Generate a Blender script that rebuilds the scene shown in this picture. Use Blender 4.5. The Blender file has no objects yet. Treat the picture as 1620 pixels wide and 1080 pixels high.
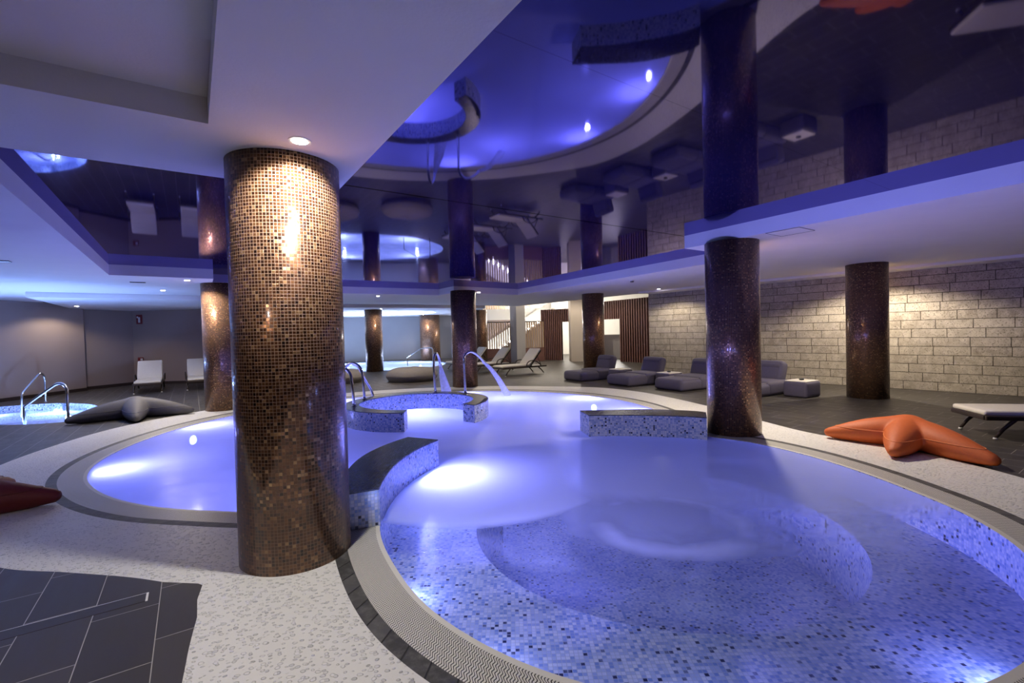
import bpy, bmesh, math, random
import numpy as np
from mathutils import Vector, Matrix
random.seed(7)
C = bpy.context.scene.collection
sc = bpy.context.scene
PI = math.pi
BA = math.radians(34.3)                      # direction of the building's grid
E2 = (math.cos(BA), math.sin(BA)); E1 = (-math.sin(BA), math.cos(BA))
H = 2.85                                     # plaster soffit
HG = 3.05                                    # stretched glossy ceiling
HL = 2.72                                    # low slab

# ------------------------------------------------------------------ node helper
class NB:
    def __init__(s, name):
        s.m = bpy.data.materials.new(name); s.m.use_nodes = True
        s.t = s.m.node_tree; s.t.nodes.clear()
        s.out = s.t.nodes.new('ShaderNodeOutputMaterial')
    def n(s, typ, **kw):
        nd = s.t.nodes.new(typ)
        for k, v in kw.items():
            if k.startswith('i_'):
                key = k[2:].replace('_', ' ')
                s.put(nd.inputs[key], v)
            else: setattr(nd, k, v)
        return nd
    def put(s, sock, v):
        if isinstance(v, bpy.types.NodeSocket): s.t.links.new(v, sock)
        else:
            if sock.type == 'RGBA' and len(v) == 3: v = (*v, 1)
            sock.default_value = v
    def ma(s, op, a, b=None, c=None, clamp=False):
        nd = s.t.nodes.new('ShaderNodeMath'); nd.operation = op; nd.use_clamp = clamp
        s.put(nd.inputs[0], a)
        if b is not None: s.put(nd.inputs[1], b)
        if c is not None: s.put(nd.inputs[2], c)
        return nd.outputs[0]
    def vm(s, op, a, b=None, sc_=None):
        nd = s.t.nodes.new('ShaderNodeVectorMath'); nd.operation = op
        s.put(nd.inputs[0], a)
        if b is not None: s.put(nd.inputs[1], b)
        if sc_ is not None: s.put(nd.inputs['Scale'], sc_)
        return nd.outputs[0] if op not in ('DOT_PRODUCT', 'LENGTH', 'DISTANCE') else nd.outputs['Value']
    def sst(s, x, a, b):
        nd = s.t.nodes.new('ShaderNodeMapRange'); nd.interpolation_type = 'SMOOTHSTEP'
        s.put(nd.inputs[0], x); s.put(nd.inputs[1], a); s.put(nd.inputs[2], b)
        return nd.outputs[0]
    def mix(s, f, a, b):
        nd = s.t.nodes.new('ShaderNodeMix'); nd.data_type = 'RGBA'
        s.put(nd.inputs[0], f); s.put(nd.inputs[6], a); s.put(nd.inputs[7], b)
        return nd.outputs[2]
    def msh(s, f, a, b):
        nd = s.t.nodes.new('ShaderNodeMixShader')
        s.put(nd.inputs[0], f); s.t.links.new(a, nd.inputs[1]); s.t.links.new(b, nd.inputs[2])
        return nd.outputs[0]
    def ramp(s, f, stops, const=False):
        nd = s.t.nodes.new('ShaderNodeValToRGB'); r = nd.color_ramp
        if const: r.interpolation = 'CONSTANT'
        while len(r.elements) < len(stops): r.elements.new(0.5)
        for e, (p, c) in zip(r.elements, stops):
            e.position = p; e.color = (*c, 1)
        s.put(nd.inputs[0], f); return nd.outputs[0]
    def xyz(s, v):
        nd = s.t.nodes.new('ShaderNodeSeparateXYZ'); s.put(nd.inputs[0], v); return nd.outputs
    def comb(s, x, y, z=0.0):
        nd = s.t.nodes.new('ShaderNodeCombineXYZ')
        s.put(nd.inputs[0], x); s.put(nd.inputs[1], y); s.put(nd.inputs[2], z); return nd.outputs[0]
    def uv(s): return s.n('ShaderNodeTexCoord').outputs['UV']
    def ob(s): return s.n('ShaderNodeTexCoord').outputs['Object']
    def noise(s, v, scale, detail=3, rough=.5, dist=0):
        nd = s.n('ShaderNodeTexNoise', i_Scale=scale, i_Detail=detail, i_Roughness=rough, i_Distortion=dist)
        if v is not None: s.put(nd.inputs['Vector'], v)
        return nd.outputs['Fac']
    def wn(s, v):
        nd = s.n('ShaderNodeTexWhiteNoise'); nd.noise_dimensions = '3D'; s.put(nd.inputs['Vector'], v); return nd
    def bump(s, h, strength=.5, dist=.01, normal=None):
        nd = s.n('ShaderNodeBump', i_Strength=strength, i_Distance=dist); s.put(nd.inputs['Height'], h)
        if normal is not None: s.put(nd.inputs['Normal'], normal)
        return nd.outputs[0]
    def prin(s, **kw):
        nd = s.t.nodes.new('ShaderNodeBsdfPrincipled')
        for k, v in kw.items(): s.put(nd.inputs[k.replace('_', ' ')], v)
        return nd.outputs[0]
    def done(s, sh):
        s.t.links.new(sh, s.out.inputs[0]); return s.m

def plain(name, col, rough=.5, metal=0.0, nz=0.0, nscale=20, **kw):
    b = NB(name)
    c = col
    args = dict(Roughness=rough, Metallic=metal, **kw)
    if nz:
        f = b.noise(b.ob(), nscale, 4)
        c = b.mix(f, tuple(x * (1 - nz) for x in col), tuple(min(1, x * (1 + nz)) for x in col))
        args['Normal'] = b.bump(f, .15, .01)
    return b.done(b.prin(Base_Color=c, **args))

def emis(name, col, st):
    b = NB(name)
    e = b.n('ShaderNodeEmission', i_Color=col, i_Strength=st)
    return b.done(e.outputs[0])

def tile_cells(b, vec, size, grout, stagger=True):
    """integer cell vector and grout mask of a square mosaic"""
    x, y, z = b.xyz(vec)
    v = b.ma('DIVIDE', y, size)
    row = b.ma('FLOOR', v)
    off = b.ma('MULTIPLY', b.wn(b.comb(row, 3.3, 1.7)).outputs['Value'], .9) if stagger else 0.0
    u = b.ma('ADD', b.ma('DIVIDE', x, size), off)
    colm = b.ma('FLOOR', u)
    fu = b.ma('FRACT', u); fv = b.ma('FRACT', v)
    du = b.ma('MINIMUM', fu, b.ma('SUBTRACT', 1.0, fu)); dv = b.ma('MINIMUM', fv, b.ma('SUBTRACT', 1.0, fv))
    d = b.ma('MINIMUM', du, dv)
    mask = b.sst(d, grout * .6, grout)          # 0 in the joint, 1 on the tile
    return b.comb(colm, row, 0.0), mask

def mat_copper():
    b = NB('copper glass mosaic')
    cell, mask = tile_cells(b, b.uv(), .0225, .085, False)
    w = b.wn(cell)
    col = b.ramp(w.outputs['Value'], [(0, (.012, .006, .004)), (.12, (.035, .014, .007)), (.30, (.085, .032, .014)),
                                      (.55, (.11, .043, .017)), (.75, (.16, .066, .026)), (.9, (.24, .11, .043)), (.98, (.45, .27, .13))], False)
    big = b.noise(b.uv(), 2.2, 3)
    col = b.mix(b.sst(big, .35, .7), col, b.mix(.45, col, (.12, .05, .022)))
    c = b.mix(mask, (.26, .16, .105), col)
    geo = b.n('ShaderNodeNewGeometry').outputs['Normal']
    jit = b.vm('SCALE', b.vm('SUBTRACT', w.outputs['Color'], (.5, .5, .5)), None, .13)
    nrm = b.vm('NORMALIZE', b.vm('ADD', geo, jit))
    nrm = b.bump(mask, .35, .002, nrm)
    met = b.ma('MULTIPLY', mask, .75)
    rough = b.mix(mask, (.7, .7, .7), b.comb(b.ma('MULTIPLY_ADD', w.outputs['Value'], .18, .16), .2, .2))
    return b.done(b.prin(Base_Color=c, Metallic=met, Roughness=b.ma('MULTIPLY_ADD', mask, -.42, .7), Normal=nrm,
                         Coat_Weight=b.ma('MULTIPLY', mask, .5), Coat_Roughness=.12))

def mat_mosaic(name, size, stops, grout, rough=.15):
    b = NB(name)
    cell, mask = tile_cells(b, b.uv(), size, .09, False)
    w = b.wn(cell)
    col = b.ramp(w.outputs['Value'], stops, True)
    clump = b.noise(b.uv(), 1.0 / size * .22, 1)
    col = b.mix(b.ma('MULTIPLY', b.sst(clump, .45, .6), .35), col, stops[1][1])
    c = b.mix(mask, grout, col)
    return b.done(b.prin(Base_Color=c, Roughness=b.ma('MULTIPLY_ADD', mask, rough - .7, .7), Normal=b.bump(mask, .3, .002)))

def mat_plaster(name, col, bumpy=.12):
    b = NB(name); o = b.ob()
    f = b.noise(o, 2.5, 5); g = b.noise(o, 60, 3)
    c = b.mix(f, tuple(x * .93 for x in col), col)
    return b.done(b.prin(Base_Color=c, Roughness=.8, Normal=b.bump(b.ma('ADD', g, b.ma('MULTIPLY', f, 2.0)), bumpy, .01)))

def mat_gloss_ceiling():
    b = NB('dark stretched gloss film'); o = b.ob()
    x, y, z = b.xyz(o)
    s = b.ma('ADD', b.ma('MULTIPLY', x, -E1[0] * 0 + E1[0]), b.ma('MULTIPLY', y, E1[1]))   # distance along E1
    # welded seams every 2.05 m parallel to E2
    fr = b.ma('FRACT', b.ma('DIVIDE', b.ma('SUBTRACT', s, 4.64), 2.72))
    d = b.ma('MINIMUM', fr, b.ma('SUBTRACT', 1.0, fr))
    seam = b.ma('MULTIPLY', b.ma('SUBTRACT', 1.0, b.sst(d, .0008, .002)), .35)
    seam = b.ma('MAXIMUM', seam, b.ma('SUBTRACT', 1.0, b.sst(b.ma('ABSOLUTE', b.ma('SUBTRACT', s, 4.64)), .012, .02)))
    n = b.noise(o, .35, 2); n2 = b.noise(o, 18, 2)
    c = b.mix(seam, (.012, .010, .05), (.0, .0, .0))
    ht = b.ma('ADD', b.ma('MULTIPLY', n, 1.0), b.ma('MULTIPLY', n2, .002))
    nr = b.bump(ht, .012, .2)
    fr = b.n('ShaderNodeFresnel', i_IOR=2.05); b.put(fr.inputs['Normal'], nr)
    gl = b.n('ShaderNodeBsdfGlossy', i_Roughness=.035); b.put(gl.inputs['Color'], b.mix(b.ma('MULTIPLY', seam, .7), (.62, .56, 1.0), (.03, .03, .05))); b.put(gl.inputs['Normal'], nr)
    df = b.n('ShaderNodeBsdfDiffuse'); b.put(df.inputs['Color'], c)
    return b.done(b.msh(fr.outputs[0], df.outputs[0], gl.outputs[0]))

def mat_pebbles():
    b = NB('white pebble wash'); o = b.ob()
    wob = b.n('ShaderNodeTexNoise', i_Scale=9.0, i_Detail=2.0); b.put(wob.inputs['Vector'], o)
    v = b.vm('ADD', o, b.vm('SCALE', wob.outputs['Color'], None, .035))
    v = b.vm('MULTIPLY', v, (1.0, 1.25, 1.0))
    vc = b.n('ShaderNodeTexVoronoi', i_Scale=29.0, i_Randomness=.9); b.put(vc.inputs['Vector'], v)
    r_, g_, b_ = b.xyz(vc.outputs['Color'])
    e = b.ma('SUBTRACT', 1.0, b.sst(vc.outputs['Distance'], b.ma('MULTIPLY_ADD', g_, .18, .16), b.ma('MULTIPLY_ADD', g_, .18, .30)))
    tone = b.ramp(r_, [(0, (.50, .50, .50)), (.12, (.64, .64, .63)), (.45, (.74, .73, .72)), (1, (.86, .85, .83))])
    c = b.mix(b.sst(e, .15, .6), (.80, .79, .76), tone)
    big = b.noise(o, 1.3, 3)
    c = b.mix(b.ma('MULTIPLY', b.sst(big, .4, .8), .15), c, (.62, .58, .52))
    g = b.noise(o, 90, 3)
    return b.done(b.prin(Base_Color=c, Roughness=.40, Normal=b.bump(b.ma('ADD', e, b.ma('MULTIPLY', g, .15)), .8, .009)))

def mat_floor():
    b = NB('dark porcelain floor tile'); o = b.ob()
    x, y, z = b.xyz(o)
    s = b.ma('ADD', b.ma('MULTIPLY', x, E2[0]), b.ma('MULTIPLY', y, E2[1]))
    t = b.ma('ADD', b.ma('MULTIPLY', x, E1[0]), b.ma('MULTIPLY', y, E1[1]))
    W, L = .315, .63
    u = b.ma('DIVIDE', b.ma('ADD', s, .215 + W * 60), W); col = b.ma('FLOOR', u)
    par = b.ma('MULTIPLY', b.ma('FRACT', b.ma('MULTIPLY', col, .5)), 2.0)
    v = b.ma('ADD', b.ma('DIVIDE', b.ma('ADD', t, 60 * L - 3.15), L), b.ma('MULTIPLY', par, .33)); row = b.ma('FLOOR', v)
    fu = b.ma('FRACT', u); fv = b.ma('FRACT', v)
    du = b.ma('MULTIPLY', b.ma('MINIMUM', fu, b.ma('SUBTRACT', 1.0, fu)), W)
    dv = b.ma('MULTIPLY', b.ma('MINIMUM', fv, b.ma('SUBTRACT', 1.0, fv)), L)
    mask = b.sst(b.ma('MINIMUM', du, dv), .0013, .003)
    w = b.wn(b.comb(col, row, 0.0)).outputs['Value']
    st = b.noise(b.comb(b.ma('MULTIPLY', s, 6.0), b.ma('MULTIPLY', t, 1.2), w), 2.0, 5, .6)
    base = b.mix(w, (.029, .026, .023), (.050, .044, .039))
    base = b.mix(b.ma('MULTIPLY', st, .5), base, (.075, .067, .06))
    c = b.mix(mask, (.42, .40, .37), base)
    return b.done(b.prin(Base_Color=c, Roughness=b.ma('MULTIPLY_ADD', st, .2, .36), Normal=b.bump(b.ma('ADD', mask, b.ma('MULTIPLY', st, .4)), .25, .003)))

def mat_grating():
    b = NB('white wave overflow grating'); u, v, z = b.xyz(b.uv())
    wv = b.ma('MULTIPLY', b.ma('SINE', b.ma('MULTIPLY', v, 2 * PI / .050)), .0058)
    f = b.ma('FRACT', b.ma('DIVIDE', b.ma('ADD', u, wv), .0175))
    d = b.ma('MINIMUM', f, b.ma('SUBTRACT', 1.0, f))
    slat = b.sst(d, .12, .22)
    # cross ribs and plain rim towards the water
    rim = b.ma('LESS_THAN', v, .045)
    m = b.ma('MAXIMUM', slat, rim)
    c = b.mix(m, (.05, .048, .045), (.80, .78, .72))
    return b.done(b.prin(Base_Color=c, Roughness=.38, Normal=b.bump(m, .7, .004)))

def mat_slate():
    b = NB('dark slate kerb stone'); u, v, z = b.xyz(b.uv())
    q = b.ma('DIVIDE', u, .19); f = b.ma('FRACT', q)
    d = b.ma('MINIMUM', f, b.ma('SUBTRACT', 1.0, f))
    mask = b.sst(d, .015, .04)
    w = b.wn(b.comb(b.ma('FLOOR', q), 1.0, 2.0)).outputs['Value']
    n = b.noise(b.ob(), 12, 5, .65)
    base = b.mix(w, (.035, .034, .033), (.085, .083, .08))
    base = b.mix(b.sst(n, .4, .75), base, (.13, .125, .12))
    c = b.mix(mask, (.012, .012, .012), base)
    return b.done(b.prin(Base_Color=c, Roughness=.55, Normal=b.bump(b.ma('ADD', mask, n), .6, .006)))

def mat_stonewall():
    b = NB('pitted travertine blocks'); u, v, z = b.xyz(b.uv())
    Hh, L = .2035, .62
    r = b.ma('DIVIDE', v, Hh); row = b.ma('FLOOR', r)
    off = b.wn(b.comb(row, 5.1, 2.2)).outputs['Value']
    q = b.ma('ADD', b.ma('DIVIDE', u, L), off); colm = b.ma('FLOOR', q)
    fu = b.ma('FRACT', q); fv = b.ma('FRACT', r)
    jit = b.ma('MULTIPLY', b.noise(b.ob(), 25, 3), .004)
    du = b.ma('MULTIPLY', b.ma('MINIMUM', fu, b.ma('SUBTRACT', 1.0, fu)), L)
    dv = b.ma('MULTIPLY', b.ma('MINIMUM', fv, b.ma('SUBTRACT', 1.0, fv)), Hh)
    d = b.ma('SUBTRACT', b.ma('MINIMUM', du, dv), jit)
    mask = b.sst(d, .001, .006)
    w = b.wn(b.comb(colm, row, 0.0)).outputs['Value']
    n = b.noise(b.ob(), 7, 6, .65); n2 = b.noise(b.ob(), 42, 4, .6)
    base = b.mix(w, (.36, .31, .245), (.50, .445, .36))
    base = b.mix(b.sst(n, .35, .75), base, (.62, .56, .46))
    pit = b.sst(n2, .56, .66)
    base = b.mix(b.ma('MULTIPLY', pit, .8), base, (.2, .165, .12))
    c = b.mix(mask, (.09, .075, .055), base)
    ht = b.ma('ADD', b.ma('MULTIPLY', mask, 1.5), b.ma('SUBTRACT', b.ma('MULTIPLY', n, .8), b.ma('MULTIPLY', pit, .5)))
    return b.done(b.prin(Base_Color=c, Roughness=.85, Normal=b.bump(b.ma('ADD', ht, b.ma('MULTIPLY', w, .5)), .7, .02)))

def mat_water(name, fexpr, tint=(.78, .83, 1.0), foamcol=(.72, .77, 1.0), rip=.25):
    b = NB(name); o = b.ob()
    f = fexpr(b, o)
    n = b.noise(o, 3.0, 3); n2 = b.noise(o, 14, 2)
    nrm = b.bump(b.ma('ADD', n, b.ma('MULTIPLY', n2, .15)), rip, .03)
    tr = b.n('ShaderNodeBsdfTransparent', i_Color=tint).outputs[0]
    gl = b.n('ShaderNodeBsdfGlossy', i_Roughness=.22, i_Color=(1, 1, 1)); b.put(gl.inputs['Normal'], nrm)
    fr = b.n('ShaderNodeFresnel', i_IOR=1.33); b.put(fr.inputs['Normal'], nrm)
    clear = b.msh(b.ma('MULTIPLY', fr.outputs[0], .9), tr, gl.outputs[0])
    df = b.n('ShaderNodeBsdfDiffuse', i_Color=foamcol).outputs[0]
    tl = b.n('ShaderNodeBsdfTranslucent', i_Color=foamcol).outputs[0]
    foam = b.msh(.62, df, tl)
    foam = b.msh(b.ma('MULTIPLY', fr.outputs[0], .25), foam, gl.outputs[0])
    return b.done(b.msh(f, clear, foam))

def foam_main(b, o):
    x, y, z = b.xyz(o)
    wob = b.ma('MULTIPLY', b.ma('SUBTRACT', b.noise(o, 1.1, 4, .55, .6), .5), 1.0)
    dist = b.vm('DISTANCE', b.comb(x, y, 0.0), (1.35, 4.3, 0.0))
    # milky towards the back, clear over the near bench
    yy = b.ma('ADD', b.ma('ADD', y, b.ma('MULTIPLY', x, .12)), b.ma('MULTIPLY', wob, .9))
    back = b.sst(yy, 3.75, 4.75)
    sharp = b.ma('MULTIPLY', b.sst(b.ma('SUBTRACT', b.ma('ADD', y, b.ma('MULTIPLY', wob, .12)), b.ma('MULTIPLY', b.ma('POWER', b.ma('ABSOLUTE', b.ma('ADD', x, .45)), 2.0), .35)), 3.76, 3.96), b.ma('SUBTRACT', 1.0, b.sst(x, .3, 1.4)))
    centre = b.ma('SUBTRACT', 1.0, b.sst(b.ma('ADD', dist, wob), .5, 1.5))
    ringd = b.vm('DISTANCE', b.comb(x, y, 0.0), (1.28, 3.88, 0.0))
    ring = b.ma('SUBTRACT', 1.0, b.sst(b.ma('ABSOLUTE', b.ma('SUBTRACT', b.ma('ADD', ringd, b.ma('MULTIPLY', wob, .22)), .55)), .0, .26))
    a = b.ma('MAXIMUM', b.ma('MULTIPLY', back, .82), b.ma('MULTIPLY', centre, .55))
    a = b.ma('MAXIMUM', a, sharp)
    a = b.ma('MAXIMUM', a, b.ma('MULTIPLY', b.ma('SUBTRACT', 1.0, b.sst(x, -1.6, -1.2)), .86))
    a = b.ma('MAXIMUM', a, b.ma('MULTIPLY', b.ma('MULTIPLY', ring, b.sst(b.noise(o, 1.6, 2), .1, .6)), .85))
    veil = b.ma('MULTIPLY', b.sst(b.noise(o, 1.3, 5, .55, 1.0), .4, .85), .36)
    right = b.ma('MULTIPLY', b.sst(b.ma('ADD', x, wob), 1.6, 3.4), .30)
    rimd = b.vm('DISTANCE', b.comb(x, y, 0.0), (1.3, 4.5, 0.0))
    rimclear = b.ma('SUBTRACT', 1.0, b.ma('MULTIPLY', b.ma('MULTIPLY', b.sst(rimd, 1.7, 2.15), b.sst(x, -1.45, -1.2)), b.ma('SUBTRACT', 1.0, b.sst(y, 3.3, 4.2))))
    return b.ma('MULTIPLY', b.ma('MAXIMUM', a, b.ma('ADD', b.ma('ADD', veil, .09), right), clamp=True), b.ma('MULTIPLY_ADD', rimclear, .97, .03))

def foam_flat(v):
    def f(b, o): return b.ma('MULTIPLY_ADD', b.sst(b.noise(o, 2.0, 4), .3, .7), .2, v)
    return f

M = {}
M['copper'] = mat_copper()
light_stops = [(0, (.72, .74, .82)), (.30, (.50, .56, .74)), (.52, (.24, .34, .62)), (.70, (.36, .44, .68)), (.84, (.80, .80, .80)), (.93, (.018, .022, .06))]
M['mosaic'] = mat_mosaic('blue white pool mosaic', .027, light_stops, (.45, .48, .55))
M['mosaic_dark'] = mat_mosaic('navy pool coping mosaic', .024, [(0, (.016, .02, .06)), (.3, (.035, .04, .11)), (.55, (.008, .01, .025)), (.75, (.06, .07, .16)), (.92, (.15, .16, .26))], (.03, .03, .04), .26)
M['white'] = mat_plaster('white ceiling plaster', (.90, .87, .87))
M['beige'] = mat_plaster('beige painted plaster', (.52, .46, .40), .05)
M['brown'] = mat_plaster('brown painted plaster', (.36, .28, .25), .05)
M['greyblue'] = mat_plaster('grey painted plaster', (.36, .35, .36), .05)
M['cream'] = mat_plaster('cream painted plaster', (.80, .77, .70), .04)
M['gloss'] = mat_gloss_ceiling()
M['pebble'] = mat_pebbles()
M['floor'] = mat_floor()
M['grating'] = mat_grating()
M['slate'] = mat_slate()
M['stone'] = mat_stonewall()
M['water'] = mat_water('milky whirlpool water', foam_main)
M['water_s'] = mat_water('clear plunge pool water', foam_flat(.12), (.72, .88, 1.0), rip=.6)
M['water_b'] = mat_water('bright spa water', foam_flat(.55), (.8, .9, 1.0))
M['steel'] = plain('polished steel', (.72, .73, .76), .16, 1.0)
M['darksteel'] = plain('dark metal', (.06, .06, .065), .4, .6)
M['orange'] = plain('orange woven fabric', (.60, .125, .02), .6, 0, .10, 30)
M['red'] = plain('deep red woven fabric', (.15, .014, .010), .6, 0, .12, 30)
M['greyf'] = plain('charcoal woven fabric', (.115, .11, .12), .65, 0, .12, 30)
M['orange_s'] = plain('orange seam', (.80, .25, .07), .6)
M['red_s'] = plain('red seam', (.13, .012, .01), .6)
M['grey_s'] = plain('charcoal seam', (.16, .155, .165), .6)
M['taupe'] = plain('taupe daybed fabric', (.085, .075, .125), .75, 0, .12, 26)
M['taupe_l'] = plain('pale seam line fabric', (.24, .22, .28), .75, 0, .1, 26)
M['pouf'] = plain('grey taupe pouf fabric', (.20, .18, .17), .8, 0, .15, 18)
M['cushion'] = plain('cream lounger cushion fabric', (.72, .68, .60), .75, 0, .06, 24)
M['wicker'] = plain('dark brown lounger frame', (.035, .022, .018), .45, 0, .2, 60)
M['cap'] = plain('white plastic foot', (.8, .8, .8), .5)
M['slat'] = plain('dark reddish wood slat', (.17, .08, .07), .5, 0, .25, 14)
M['slat_l'] = plain('pale wood slat', (.40, .27, .17), .5, 0, .2, 14)
M['slatback'] = plain('dark wood backing', (.03, .016, .014), .6)
M['lamp'] = emis('lit warm lamp lens', (1, .93, .82), 60)
M['uwlamp'] = emis('lit blue underwater lens', (.45, .62, 1.0), 22)
M['uwlamp_w'] = emis('lit white blue underwater lens', (.75, .88, 1.0), 12)
M['ledblue'] = emis('lit blue led strip', (.55, .7, 1.0), 7)
M['ledwhite'] = emis('lit warm white led strip', (1, .94, .85), 7)
M['steplight'] = emis('lit stair lamp', (1, .95, .85), 25)
M['redplastic'] = plain('red plastic', (.22, .03, .035), .5)
M['whiteplastic'] = plain('white plastic', (.75, .75, .75), .4)
M['ventm'] = plain('dark vent metal', (.10, .10, .11), .5, .3)
M['drain'] = plain('dark drain cover tile', (.036, .034, .033), .45, 0, .2, 10)
b = NB('spraying water jet')
tl = b.n('ShaderNodeBsdfTranslucent', i_Color=(.85, .88, 1)).outputs[0]; tr = b.n('ShaderNodeBsdfTransparent', i_Color=(1, 1, 1)).outputs[0]
df = b.n('ShaderNodeBsdfDiffuse', i_Color=(.85, .88, 1)).outputs[0]
M['jet'] = b.done(b.msh(b.ma('MULTIPLY_ADD', b.noise(b.ob(), 14, 3), .5, .45), tr, b.msh(.5, tl, df)))

# ------------------------------------------------------------------ mesh helpers
def link(name, me, mat, parent=None, smooth=False):
    if mat is not None: me.materials.append(mat)
    o = bpy.data.objects.new(name, me); C.objects.link(o)
    if parent is not None: o.parent = parent
    if smooth:
        me.polygons.foreach_set('use_smooth', [True] * len(me.polygons))
    return o
def pydata(name, verts, faces, mat, parent=None, uvf=None, smooth=False):
    me = bpy.data.meshes.new(name); me.from_pydata(verts, [], faces)
    if uvf:
        l = me.uv_layers.new(name='UVMap')
        k = 0
        for fi, f in enumerate(faces):
            for j, vi in enumerate(f):
                l.data[k].uv = uvf(fi, j, vi); k += 1
    me.update()
    return link(name, me, mat, parent, smooth)
def from_bm(name, bm, mat, parent=None, smooth=False, uvxy=False):
    me = bpy.data.meshes.new(name)
    bmesh.ops.recalc_face_normals(bm, faces=bm.faces[:])
    if uvxy:
        l = bm.loops.layers.uv.new('UVMap')
        for f in bm.faces:
            n = f.normal
            for lp in f.loops:
                co = lp.vert.co
                if abs(n.z) > .5: lp[l].uv = (co.x, co.y)
                else:
                    t = Vector((-n.y, n.x, 0)); t.normalize() if t.length > 0 else None
                    lp[l].uv = (co.dot(t), co.z)
    bm.to_mesh(me); bm.free()
    return link(name, me, mat, parent, smooth)
def tag(o, label=None, cat=None, group=None, kind=None):
    if label: o['label'] = label
    if cat: o['category'] = cat
    if group: o['group'] = group
    if kind: o['kind'] = kind
    return o
def struct(o): o['kind'] = 'structure'; return o
def empty(name, loc, rz=0):
    o = bpy.data.objects.new(name, None); C.objects.link(o); o.location = loc; o.rotation_euler = (0, 0, rz)
    o.empty_display_size = .1
    return o
def copy_tree(o, parent=None):
    c = o.copy(); C.objects.link(c)
    if parent is not None: c.parent = parent
    for ch in [x for x in bpy.data.objects if x.parent == o]: copy_tree(ch, c)
    return c
def fill(name, outer, holes, z, mat, parent=None, down=False):
    bm = bmesh.new(); edges = []
    for loop in [outer] + holes:
        vs = [bm.verts.new((x, y, z)) for x, y in loop]
        for i in range(len(vs)): edges.append(bm.edges.new((vs[i], vs[(i + 1) % len(vs)])))
    bmesh.ops.triangle_fill(bm, use_beauty=True, use_dissolve=False, edges=edges, normal=(0, 0, 1))
    bm.normal_update()
    for f in bm.faces:
        if (f.normal.z < 0) != down: f.normal_flip()
    l = bm.loops.layers.uv.new('UVMap')
    for f in bm.faces:
        for lp in f.loops: lp[l].uv = (lp.vert.co.x, lp.vert.co.y)
    me = bpy.data.meshes.new(name); bm.to_mesh(me); bm.free()
    return link(name, me, mat, parent)
def arclen(pts, closed=True):
    a = [0]
    n = len(pts)
    for i in range(n if closed else n - 1):
        p, q = pts[i], pts[(i + 1) % n]; a.append(a[-1] + math.hypot(q[0] - p[0], q[1] - p[1]))
    return a
def band(name, inner, outer, z0, z1, mat, parent=None):
    """ring between two point lists of equal length; uv = (arc length, distance outwards)"""
    n = len(inner); a = arclen(outer); vs = []; fs = []
    for i in range(n): vs += [(*inner[i], z0), (*outer[i], z1)]
    for i in range(n):
        j = (i + 1) % n; fs.append((2 * i, 2 * i + 1, 2 * j + 1, 2 * j))
    w = [math.hypot(inner[i][0] - outer[i][0], inner[i][1] - outer[i][1]) for i in range(n)]
    def uvf(fi, j, vi):
        u = a[fi] if j < 2 else a[fi + 1]
        return (u, 0 if j in (0, 3) else w[vi // 2])
    o = pydata(name, vs, fs, mat, parent, uvf)
    for p in o.data.polygons:
        if p.normal.z < 0: p.flip()
    return o
def wall_strip(name, pts, z0, z1, mat, closed=True, parent=None):
    n = len(pts); a = arclen(pts, closed); vs = []; fs = []
    for p in pts: vs += [(*p, z0), (*p, z1)]
    for i in range(n if closed else n - 1):
        j = (i + 1) % n; fs.append((2 * i, 2 * j, 2 * j + 1, 2 * i + 1))
    def uvf(fi, j, vi):
        return (a[fi] if j in (0, 3) else a[fi + 1], z0 if j < 2 else z1)
    return pydata(name, vs, fs, mat, parent, uvf)
def prism(name, pts, z0, z1, mat, parent=None, bevel=0.0):
    bm = bmesh.new()
    vs = [bm.verts.new((x, y, z0)) for x, y in pts]
    f = bm.faces.new(vs)
    r = bmesh.ops.extrude_face_region(bm, geom=[f])
    for v in r['geom']:
        if isinstance(v, bmesh.types.BMVert): v.co.z = z1
    if bevel: bmesh.ops.bevel(bm, geom=bm.edges[:], offset=bevel, segments=2, affect='EDGES', profile=.5)
    return from_bm(name, bm, mat, parent, uvxy=True)
def box(name, c, d, mat, parent=None, rz=0, bevel=0.0, seg=2, smooth=False, rot=None):
    bm = bmesh.new(); bmesh.ops.create_cube(bm, size=1.0)
    for v in bm.verts: v.co = Vector((v.co.x * d[0], v.co.y * d[1], v.co.z * d[2]))
    if bevel: bmesh.ops.bevel(bm, geom=bm.edges[:], offset=bevel, segments=seg, affect='EDGES', profile=.5)
    R = rot if rot is not None else Matrix.Rotation(rz, 4, 'Z')
    bmesh.ops.transform(bm, matrix=Matrix.Translation(c) @ R, verts=bm.verts)
    return from_bm(name, bm, mat, parent, smooth, uvxy=True)
def tube_bm(bm, pts, r, seg=10, caps=True):
    pts = [Vector(p) for p in pts]; n = len(pts); rings = []
    rr = r if isinstance(r, (list, tuple)) else [r] * n
    up = Vector((0, 0, 1)); prev = None
    for i, p in enumerate(pts):
        t = (pts[min(i + 1, n - 1)] - pts[max(i - 1, 0)]).normalized()
        if prev is None:
            a = t.orthogonal().normalized()
        else:
            a = prev - t * prev.dot(t)
            a = a.normalized() if a.length > 1e-6 else t.orthogonal().normalized()
        prev = a; c = t.cross(a)
        rings.append([bm.verts.new(p + (a * math.cos(2 * PI * k / seg) + c * math.sin(2 * PI * k / seg)) * rr[i]) for k in range(seg)])
    for i in range(n - 1):
        for k in range(seg):
            bm.faces.new((rings[i][k], rings[i][(k + 1) % seg], rings[i + 1][(k + 1) % seg], rings[i + 1][k]))
    if caps:
        bm.faces.new(rings[0][::-1]); bm.faces.new(rings[-1])
def tube(name, pts, r, mat, parent=None, seg=10):
    bm = bmesh.new(); tube_bm(bm, pts, r, seg); return from_bm(name, bm, mat, parent, True)
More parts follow.
